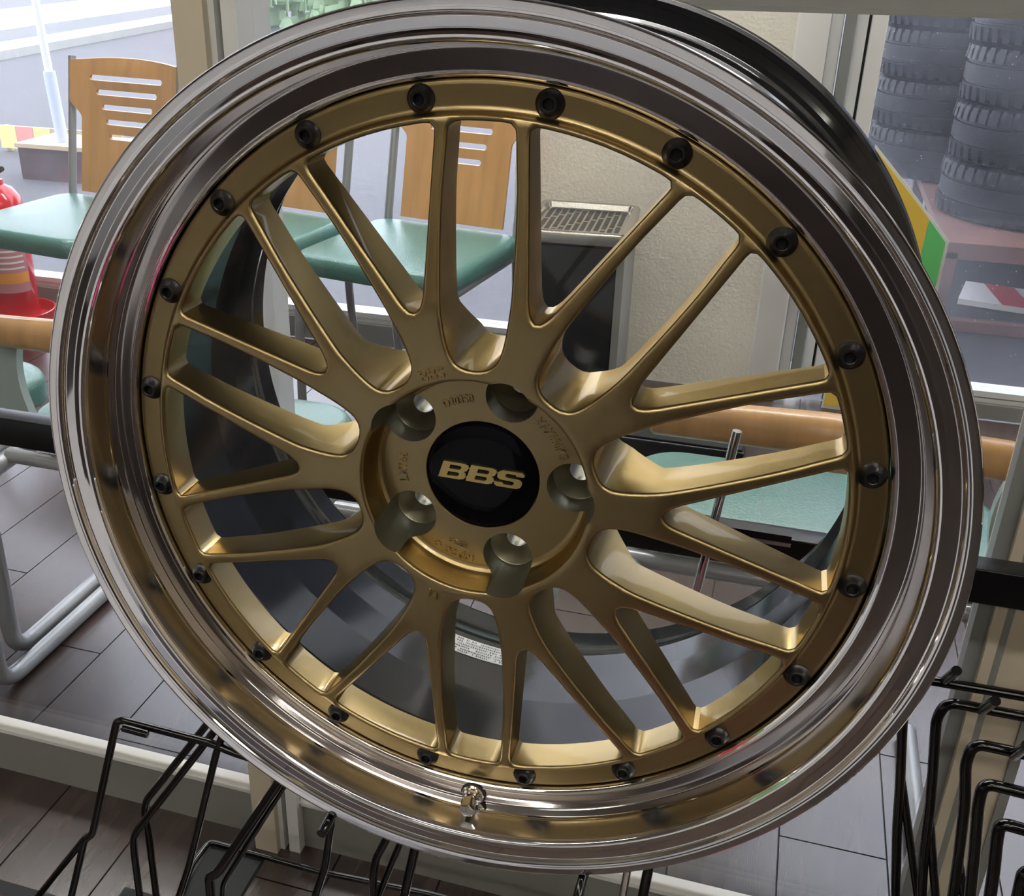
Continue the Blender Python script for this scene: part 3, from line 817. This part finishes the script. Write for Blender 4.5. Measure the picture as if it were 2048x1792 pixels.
def armchair(x, label, rail=True, hw=0.205, lw=0.215, sw=0.25, sides=(), panels=()):
    t = thing('armchair', label, 'chair', (x, 0, 0), 0, 'armchairs backed against the glass partition')
    if rail:
        MB().tube([(-hw, 1.22, 0.612), (-hw+0.004, 1.22, 0.612), (0, 1.22, 0.616), (hw-0.004, 1.22, 0.612), (hw, 1.22, 0.612)], [0.020, 0.0235, 0.0265, 0.0235, 0.020], 0, 24).build('wooden_back_rail', M['wood'], t, 50)
        for s in sides:
            MB().tube([(s*hw, 1.222, 0.613), (s*(hw+0.075), 1.224, 0.613), (s*(hw+0.080), 1.224, 0.50), (s*lw, 1.222, 0.40)], 0.0165, 0.03, 16).build('arm_tube', M['silver'], t)
        for s in panels:
            # curved grey side panel under the back rail
            q = []
            for k in range(9):
                a = k/8; q.append((s*(hw+(-0.030 if hw > 0.22 else 0.008)-s*0-(0.012 if hw <= 0.22 else -0.012)*math.sin(PI*a)), 0.595-0.13*a))
            vs = []; 
            for px_, pz in q: vs += [(px_, 1.235, pz), (px_+s*0.050, 1.235, pz), (px_+s*0.050, 1.250, pz), (px_, 1.250, pz)]
            fs = []
            for k in range(8):
                for i in range(4): fs.append((k*4+i, k*4+(i+1) % 4, (k+1)*4+(i+1) % 4, (k+1)*4+i))
            fs += [(3, 2, 1, 0), (32, 33, 34, 35)]
            MB().add(vs, fs).build('side_panel', M['greyplastic'], t, 50)
    v_, f_ = rounded_slab(-sw, sw, 1.250, 1.47, 0.396, 0.452, 0.07, 0.020, 0.008)
    MB().add(v_, f_).build('seat', M['teal'], t, 60)
    MB().tube([(-sw-0.01, 1.238, 0.392), (sw+0.01, 1.238, 0.392)], 0.012, 0, 14).build('seat_tube', M['silver'], t)
    MB().box(-sw+0.06, sw-0.06, 1.243, 1.2495, 0.424, 0.450, 0.002).build('seat_sheen', M['mint'], t)  # pale strip paints the light caught on the seat's rounded upper edge
    MB().tube([(-sw+0.015, 1.43, 0.397), (sw-0.015, 1.43, 0.397)], 0.012, 0, 14).build('seat_tube', M['silver'], t)
    for s in (-1, 1):
        MB().tube([(s*(lw-0.01), 1.42, 0.385), (s*lw, 1.24, 0.385), (s*lw, 1.215 if lw > 0.264 and lw < 0.268 else 1.13, 0.375), (s*lw, 1.21 if lw > 0.264 and lw < 0.268 else 1.125, 0.0155), (s*lw, 1.47, 0.0155)], 0.0145, 0.05, 16).build('sled_leg', M['silver'], t)
    return t
armchair(0.085, 'armchair with honey wooden back rail seen through the right spokes', sides=(1,), panels=(1,))
armchair(-0.86, 'armchair with honey wooden back rail left of the wheel, behind the glass', True, 0.235, 0.27, 0.255, (), (-1,))
t = armchair(-0.375, 'armless chair with pale green seat between the two wooden-railed armchairs', False, 0.2, 0.148, 0.178)
t = armchair(-1.435, 'armchair at the far left whose silver sled leg shows behind the glass', True, 0.205, 0.266, 0.25)

# ------------------------------------------------------------------ café chairs at the window
def slot_back():
    """plywood back: concave sides, five slots, gentle bend"""
    W0, W1 = 0.185, 0.150
    pts = []
    for k in range(13):
        z = 0.46+(0.66-0.46)*k/12
        pts.append((W1, z))
    for k in range(1, 9):
        a = k/8; pts.append((W1+(W0-W1)*(a*a*(3-2*a)), 0.66+0.05*a))
    pts.append((W0, 0.812))
    top = [(W0*(1-k/6.0)-0.0, 0.812+0.009*math.sin(PI/2*k/6.0)) for k in range(1, 7)]
    right = pts+top
    outer = right+[(-x, z) for x, z in right[::-1] if abs(x) > 1e-6]
    holes = []
    for i, (hw, z) in enumerate([(0.120, 0.767), (0.100, 0.729), (0.083, 0.690), (0.069, 0.651), (0.057, 0.612)]):
        h = 0.0072; l = []
        for k in range(7): l.append((hw+h*math.cos(R(-90+30*k)), z+h*math.sin(R(-90+30*k))))
        for k in range(7): l.append((-hw+h*math.cos(R(90+30*k)), z+h*math.sin(R(90+30*k))))
        holes.append(l)
    return outer, holes
def lean(z): return 0.215+(z-0.44)*0.20
chair = thing('cafe_chair', 'x', 'chair')
so, sh = slot_back()
bk = MB()
glyph_mesh(bk, so, sh, lambda x, y, z: (x, lean(y)+z-x*x*0.9+0.02, y), -0.005, 0.005)
bk.build('backrest', M['woodback'], chair, 40)
v_, f_ = rounded_slab(-0.215, 0.215, -0.215, 0.215, 0.405, 0.455, 0.05, 0.024, 0.008)
MB().add(v_, f_).build('seat', M['teal'], chair, 60)
for s in (-1, 1):
    MB().tube([(s*0.190, lean(0.82), 0.82), (s*0.190, lean(0.44), 0.44), (s*0.190, 0.235, 0.20), (s*0.190, 0.27, 0.010)], 0.0115, 0.04, 14).build('back_post', M['silver'], chair)
    MB().tube([(s*0.192, 0.205, 0.400), (s*0.196, -0.05, 0.396), (s*0.196, -0.190, 0.392), (s*0.196, -0.205, 0.30), (s*0.196, -0.215, 0.010)], 0.0115, 0.05, 14).build('front_leg', M['silver'], chair)
    MB().lathe([(0.0001, 0), (0.014, 0), (0.014, 0.035), (0.0118, 0.037)], 16).build('leg_tip', M['rubber'], chair, 30, loc=(s*0.196, -0.2150, 0.0))
    MB().lathe([(0.0001, 0), (0.014, 0), (0.014, 0.035), (0.0118, 0.037)], 16).build('leg_tip', M['rubber'], chair, 30, loc=(s*0.190, 0.270, 0.0))
MB().tube([(-0.19, 0.20, 0.392), (0.19, 0.20, 0.392)], 0.009, 0, 12).build('cross_tube', M['silver'], chair)
CH = [((-0.868, 2.42, 0), R(-10), 'slotted honey wood chair with green seat in the middle, seen through the upper spokes'),
      ((-1.83, 2.40, 0), R(-8), 'slotted honey wood chair with green seat at the upper left, nearest the fire extinguisher'),
      ((-1.355, 2.44, 0), R(-12), 'slotted honey wood chair mostly hidden by the wheel, between two like it')]
for i, (loc, rz, lab) in enumerate(CH):
    c = chair if i == 0 else copy_tree(chair)
    c.location = loc; c.rotation_euler = (0, 0, rz); tag(c, lab, 'chair', 'wooden-backed chairs along the window')

# ------------------------------------------------------------------ ashtray stand
t = thing('ashtray_stand', 'black cabinet ashtray stand with perforated stainless tray by the cream pier', 'ashtray', (-0.475, 2.60, 0), R(3))
MB().box(-0.105, 0.105, -0.14, 0.14, 0.02, 0.475, 0.004).build('cabinet', M['cabinet'], t)
MB().box(0.106, 0.124, -0.145, 0.145, 0.0, 0.480).build('side_post', M['alum'], t, 0)
MB().box(-0.124, -0.106, -0.145, 0.145, 0.0, 0.480).build('side_post', M['alum'], t, 0)
MB().box(-0.124, 0.124, -0.15, 0.15, 0.0, 0.02).build('foot', M['cabinet'], t, 0)
tr = MB()
def rrect(x, y, r_):
    p = []
    for cx, cy, a in ((x-r_, y-r_, 0), (-x+r_, y-r_, 90), (-x+r_, -y+r_, 180), (x-r_, -y+r_, 270)):
        for k in range(6): p.append((cx+r_*math.cos(R(a+18*k)), cy+r_*math.sin(R(a+18*k))))
    return p
lo = [(rrect(0.118, 0.148, 0.02), 0.476), (rrect(0.128, 0.158, 0.022), 0.484), (rrect(0.130, 0.160, 0.024), 0.508), (rrect(0.126, 0.156, 0.02), 0.514), (rrect(0.112, 0.142, 0.014), 0.513), (rrect(0.108, 0.138, 0.012), 0.500)]
n = 24
tr.add([(x, y, z) for l, z in lo for x, y in l], [(a*n+i, a*n+(i+1) % n, (a+1)*n+(i+1) % n, (a+1)*n+i) for a in range(5) for i in range(n)]+[tuple(range(n))[::-1], tuple(5*n+i for i in range(n))])
tray = tr.build('tray', M['stainless'], t, 40)
pf = MB()
for i in range(12):
    for j in range(24):
        x = -0.0935+i*0.017; y = -0.120+j*0.0104
        if (i*7+j*3) % 13 == 0: continue
        pf.box(x-0.0058, x+0.0058, y-0.0024, y+0.0024, 0.5001, 0.5005)
po = pf.build('perforations', M['cabinet'], tray, 0); po['kind'] = 'stuff'
t = thing('low_black_box', 'low dark box on the floor below the wooden rail of the right armchair', 'box', (-0.17, 2.40, 0), 0)
MB().box(-0.17, 0.16, -0.06, 0.10, 0.0, 0.05, 0.004).build('box_body', M['cabinet'], t)
MB().box(-0.165, 0.155, -0.055, 0.095, 0.0505, 0.056, 0.002).build('box_lid', M['darkplate'], t)

# ------------------------------------------------------------------ fire extinguisher
t = thing('fire_extinguisher', 'red fire extinguisher in a red floor tray at the left edge', 'extinguisher', (-2.30, 2.70, 0), 0)
MB().lathe([(0.0001, 0.02), (0.060, 0.02), (0.066, 0.028), (0.066, 0.375), (0.060, 0.405), (0.040, 0.430), (0.020, 0.440), (0.018, 0.455), (0.0001, 0.455)], 40).build('cylinder', M['red'], t, 40)
MB().lathe([(0.0001, 0.0), (0.105, 0.0), (0.110, 0.012), (0.112, 0.045), (0.108, 0.045), (0.104, 0.014), (0.07, 0.012), (0.0001, 0.012)], 40).build('floor_tray', M['red'], t, 40)
def band(r, z0, z1, a0, a1, m, nme, par):
    vs = []
    for i in range(13):
        a = R(a0+(a1-a0)*i/12); vs += [(r*math.cos(a), r*math.sin(a), z0), (r*math.cos(a), r*math.sin(a), z1)]
    return MB().add(vs, [(2*i, 2*i+2, 2*i+3, 2*i+1) for i in range(12)]).build(nme, m, par, 40)
lb = band(0.0667, 0.115, 0.315, -140, -5, M['labelpink'], 'label', t)
band(0.0670, 0.145, 0.178, -138, -7, M['orange'], 'orange_band', lb)
for k in range(5): band(0.0670, 0.190+k*0.018, 0.196+k*0.018, -130, -15, M['labelwhite'], 'text_line', lb)
for k, (aa, ab) in enumerate([(-118, -104), (-98, -84), (-78, -70), (-64, -48), (-42, -30)]):
    band(0.0670, 0.285, 0.306, aa, ab, M['labelwhite'], 'white_character', lb)
MB().tube([(0.0, 0, 0.45), (0.0, 0, 0.475), (0.03, -0.02, 0.485), (0.07, -0.05, 0.50)], 0.008, 0.01, 10).build('lever', M['hoseblack'], t)
MB().tube([(0.0, 0, 0.46), (0.02, -0.02, 0.55), (0.05, -0.045, 0.57)], 0.008, 0.01, 10).build('carry_handle', M['hoseblack'], t)
MB().tube([(0.0, 0, 0.462), (-0.06, -0.03, 0.45), (-0.085, -0.03, 0.36), (-0.082, -0.02, 0.12)], 0.009, 0.04, 10).build('hose', M['hoseblack'], t)
MB().lathe([(0.0001, 0.455), (0.014, 0.455), (0.014, 0.470), (0.0001, 0.472)], 20).build('valve', M['mirror'], t, 30)
t = thing('red_panel', 'dull crimson upright panel behind the fire extinguisher at the left edge', 'panel', (-2.50, 2.835, 0))
MB().box(-0.07, 0.05, -0.01, 0.01, 0.0, 0.33, 0.003).build('panel_sheet', M['darkred'], t)

# ------------------------------------------------------------------ outside
g = struct(MB().box(-30, 20, 3.0, 40, -0.10, -0.02).build('ground', M['asphalt'], None, 0))
for nm_, m_, x0_, x1_, h_ in (('pavement_kerb', 'kerb', -8.35, -7.85, 0.06), ('road', 'darkroad', -9.6, -8.35, -0.012), ('road_marking', 'roadwhite', -11.6, -9.6, -0.008), ('road_far', 'darkroad', -13.5, -11.6, -0.01), ('road_verge', 'roadwhite', -22, -13.5, -0.008)):
    o = struct(MB().box(x0_+8.3, x1_+8.3, -7, 26, -0.03, h_).build(nm_, M[m_], None, 0)); o.location = (-7.9, 9.6, 0); o.rotation_euler = (0, 0, R(6.6))
t = thing('barrier_pole', 'white pole with grey sleeve rising from a brick base outside, upper left', 'pole', (-3.55, 4.70, -0.02))
MB().tube([(0, 0, 0.16), (-0.02, 0, 0.52)], 0.030, 0, 16).build('sleeve', M['paleblue'], t)
MB().tube([(-0.02, 0, 0.50), (-0.10, 0.02, 1.9)], 0.020, 0, 16).build('pole', M['roadwhite'], t)
MB().box(-0.20, 0.32, -0.10, 0.20, 0.0, 0.16).build('brick_base', M['brownbox'], t, 0)
MB().box(-0.21, 0.33, -0.11, 0.21, 0.16, 0.18).build('board_top', M['tan'], t, 0)
t = thing('barrier_tape', 'faded yellow and red striped sheet outside behind the white pole', 'sheet', (-4.34, 5.2, -0.02))
for k in range(7):
    MB().box(k*0.115, k*0.115+0.113, -0.01, 0.01, 0.02, 0.145).build('stripe', [M['yellowpale'], M['redpale'], M['yellowpale'], M['tan'], M['tan'], M['tan'], M['tan']][k], t, 0)
for x in (0.02, 0.40, 0.76): MB().box(x, x+0.03, 0.01, 0.03, 0.0, 0.145).build('support_stake', M['tan'], t, 0)
t = thing('hedge', 'pale green roadside hedge outside beyond the top of the wheel', 'hedge', (-6.0, 13.2, 0))
hb = MB(); random.seed(5)
for i in range(260):
    x, y, z = random.uniform(-1.1, 1.1), random.uniform(-0.3, 0.3), random.uniform(0.03, 0.6)
    s = random.uniform(0.08, 0.16); a = random.uniform(0, PI); dx, dy = s*math.cos(a), s*math.sin(a)
    hb.add([(x-dx, y-dy, z-s*0.4), (x+dx, y+dy, z-s*0.4), (x+dx*0.4, y+dy*0.4, z+s), (x-dx*0.6, y-dy*0.6, z+s*0.8)], [(0, 1, 2, 3)])
M['hedge'] = mat('pale_leaf_green', (0.30, 0.42, 0.24), 0.7)
hb.build('foliage', M['hedge'], t, 0)['kind'] = 'stuff'

# tyres outside on a red-brown rack
def tyre_mesh(r, w_):
    prof = []
    ri = r*0.64
    P = [(ri, -w_*0.36), (ri+0.02, -w_*0.44), (r*0.82, -w_*0.50), (r*0.93, -w_*0.49), (r*0.975, -w_*0.44), (r, -w_*0.36), (r, -w_*0.20), (r*0.975, -w_*0.19), (r*0.975, -w_*0.15), (r, -w_*0.14),
         (r, w_*0.14), (r*0.975, w_*0.15), (r*0.975, w_*0.19), (r, w_*0.20), (r, w_*0.36), (r*0.975, w_*0.44), (r*0.93, w_*0.49), (r*0.82, w_*0.50), (ri+0.02, w_*0.44), (ri, w_*0.36)]
    mb = MB().lathe(P, 64, closed=True)
    # shoulder lugs
    for s in (-1, 1):
        for k in range(44):
            a = 2*PI*(k+0.25)/44; a2 = a+1.1*PI/44
            vs = []
            for rr, zz in ((r*1.004, s*w_*0.455), (r*1.022, s*w_*0.22), (r*0.94, s*w_*0.50)):
                for q in (a, a2): vs.append((rr*math.cos(q), rr*math.sin(q), zz))
            mb.add(vs, [(0, 1, 3, 2), (0, 4, 5, 1)])
    return mb.mesh('tyre')
TW = 0.185
tme = tyre_mesh(0.31, TW)
RZ = 0.28
struct(MB().box(0.25, 3.2, 3.02, 5.2, -0.025, -0.008).build('paving_strip', M['darkpaving'], None, 0))  # darker speckled slab in front of and under the tyre rack
t = thing('tyre_rack', 'red-brown steel tyre rack with a shelf outside the right window', 'rack', (0, 0, 0))
MB().box(0.50, 2.2, 3.62, 4.85, RZ-0.03, RZ).build('shelf', M['rackbrown'], t, 0)
MB().box(0.50, 2.2, 3.60, 3.62, RZ-0.05, RZ+0.002).build('shelf_edge', M['rackbrown'], t, 0)
for x in (0.50, 1.5, 2.15): MB().box(x, x+0.045, 3.60, 3.65, -0.02, RZ-0.03).build('rack_leg', M['rackbrown'], t, 0)
for x in (0.50, 1.5, 2.15): MB().box(x, x+0.05, 4.80, 4.85, -0.02, RZ-0.03).build('rack_leg', M['rackbrown'], t, 0)
MB().box(0.545, 1.5, 3.60, 3.64, -0.006, 0.03).build('bottom_rail', M['rackbrown'], t, 0)
MB().box(0.55, 2.15, 4.70, 4.72, -0.006, RZ-0.04).build('darkening_sheet', M['shed'], t, 0)  # sheet added to darken the space beneath the shelf
nth = ['bottom', 'second', 'third', 'fourth', 'fifth', 'topmost']
for sx, sy, cnt, lab in ((0.83, 4.12, 6, 'nearest the camera'), (0.60, 4.83, 6, 'next to the white window jamb'), (1.50, 4.15, 5, 'at the far right')):
    for k in range(cnt):
        o = link('tyre', tme, M['tyre'], None, 40)
        o.location = (sx+random.uniform(-0.015, 0.015), sy+random.uniform(-0.01, 0.01), RZ+TW*0.5+k*TW*1.0+0.001); o.rotation_euler = (0, 0, random.uniform(0, 3))
        tag(o, '%s black tyre of the stack %s outside' % (nth[k], lab), 'tyre', 'tyres stacked outside the right window')
t = thing('price_sign', 'yellow and green polygon sign with white edge standing inside the right window', 'sign', (0.29, 2.80, 0))
sp = [(-0.10, 0.695), (-0.001, 0.594), (0.108, 0.476), (0.106, 0.33), (0.085, 0.20), (-0.02, 0.0), (-0.12, 0.0)]
def sg(poly, y0, y1): return MB().prism(poly, y0, y1, lambda x, y, z: (x, z, y))
sg(sp, 0.0, 0.006).build('backing_board', M['labelwhite'], t, 0)
ins_ = [(x*0.96-0.003, 0.28+(z-0.28)*0.965) for x, z in sp]
sg([(-0.095, 0.682), (-0.003, 0.586), (0.052, 0.528), (0.050, 0.44), (0.060, 0.38), (0.055, 0.25), (-0.025, 0.01), (-0.115, 0.01)], -0.002, 0.0).build('yellow_field', M['yellow'], t, 0)
sg([(0.053, 0.526), (0.100, 0.474), (0.098, 0.33), (0.077, 0.20), (-0.015, 0.01), (-0.02, 0.01), (0.056, 0.25), (0.061, 0.38), (0.051, 0.44)], -0.002, 0.0).build('green_field', M['green'], t, 0)
sg([(0.0, 0.475), (0.030, 0.470), (0.034, 0.435), (0.01, 0.415), (-0.02, 0.43)], -0.004, -0.002).build('pale_print', M['paleblue'], t, 0)
MB().box(-0.10, 0.0, 0.007, 0.04, 0.0, 0.02).build('sign_foot', M['alum'], t, 0)
t = thing('warning_board', 'red and white diagonal striped board lying under the tyre rack', 'board', (0.98, 3.95, -0.004), R(-12))
bd = MB().box(-0.34, 0.45, -0.12, 0.12, 0.0, 0.02).build('board', M['roadwhite'], t, 0)
for k in range(3):
    x = -0.20+k*0.26
    MB().add([(x, -0.12, 0.0205), (x+0.10, -0.12, 0.0205), (x+0.02, 0.12, 0.0205), (x-0.08, 0.12, 0.0205)], [(0, 1, 2, 3)]).build('red_stripe', M['stripe_red'], bd, 0)
# dark building across the yard behind the tyres
bl = thing('dark_shed', 'dark blue-grey shed wall outside behind the stacked tyres', 'building', (2.6, 6.2, 0))
MB().box(-2.35, 4, 0, 0.3, -0.05, 3.2).build('shed_wall', M['shed'], bl, 0)
for k in range(12): MB().box(-2.30+k*0.5, -2.26+k*0.5, -0.03, 0.0, -0.05, 3.2).build('wall_rib', M['shed'], bl, 0)

# ------------------------------------------------------------------ shop side, behind the camera (unseen, added for reflections in the lip)
t = thing('reflection_counter', 'white-fronted low counter added behind the camera for lip reflections', 'counter', (-0.6, -2.4, 0))  # added so its pale front shows in the upper lip
MB().box(-1.4, 0.35, -0.3, 0.3, 0.0, 0.52, 0.01).build('counter_body', M['palegrey'], t)
MB().box(-1.45, 0.40, -0.34, 0.34, 0.52, 0.54, 0.005).build('counter_top', M['shopdark'], t)
t = thing('reflection_platform', 'low white platform added behind the camera to brighten lip reflections', 'platform', (-0.80, -1.25, 0))  # unseen, added to brighten the lip faces by reflection
MB().box(-0.40, 0.38, -0.60, 0.55, 0.0, 0.10, 0.006).build('platform_body', M['palegrey'], t)
MB().box(-0.41, 0.39, -0.61, 0.56, 0.10, 0.112, 0.003).build('platform_top', M['palegrey'], t)
t = thing('reflection_shelving', 'dark brown shelving added behind the camera to darken lip reflections', 'shelving', (-0.6, -3.42, 0))  # added as a dark backdrop for the mirrored band
MB().box(-2.4, 2.8, -0.14, 0.14, 0.0, 1.55, 0.01).build('shelf_body', M['shopdark'], t)
for z_ in (0.5, 0.9, 1.3): MB().box(-2.35, 2.75, 0.141, 0.30, z_, z_+0.02).build('shelf_board', M['shopdark'], t, 0)
t = thing('magenta_reflection_bag', 'magenta fabric bag added behind the camera for its reflection', 'bag', (0.11, -0.05, 0))  # added to give the lip its magenta reflection
MB().box(-0.08, 0.08, -0.05, 0.05, 0.0, 0.15, 0.015).build('bag_body', M['magenta'], t)
MB().tube([(-0.05, 0, 0.145), (-0.05, 0, 0.22), (0.05, 0, 0.22), (0.05, 0, 0.145)], 0.006, 0.05, 10).build('bag_handle', M['magenta'], t)
t = thing('reflection_showcase', 'low white showcase added left of the camera for its reflection', 'showcase', (-2.0, -0.9, 0))  # added as the pale mass mirrored on the left of the wheel
MB().box(-0.55, 0.55, -0.3, 0.3, 0.0, 0.80, 0.01).build('showcase_body', M['white'], t)
MB().box(-0.57, 0.57, -0.32, 0.32, 0.80, 0.83, 0.004).build('showcase_top', M['alumlight'], t)
for i_, (nm_, mm_, x_) in enumerate((('yellow', 'yellowpale', -0.40), ('green', 'green', -0.08), ('red', 'red', 0.25))):
    t = thing('reflection_box', nm_+' box added on the showcase for its reflection in the lip', 'box', (-2.0+x_, -0.9, 0.83), 0.2*i_)  # added for coloured reflections at the upper left of the lip
    MB().box(-0.12, 0.12, -0.08, 0.08, 0.0, 0.26, 0.003).build('carton', M[mm_], t)
    MB().box(-0.10, 0.10, -0.06, 0.06, 0.26, 0.268).build('carton_lid', M['labelwhite'], t, 0)
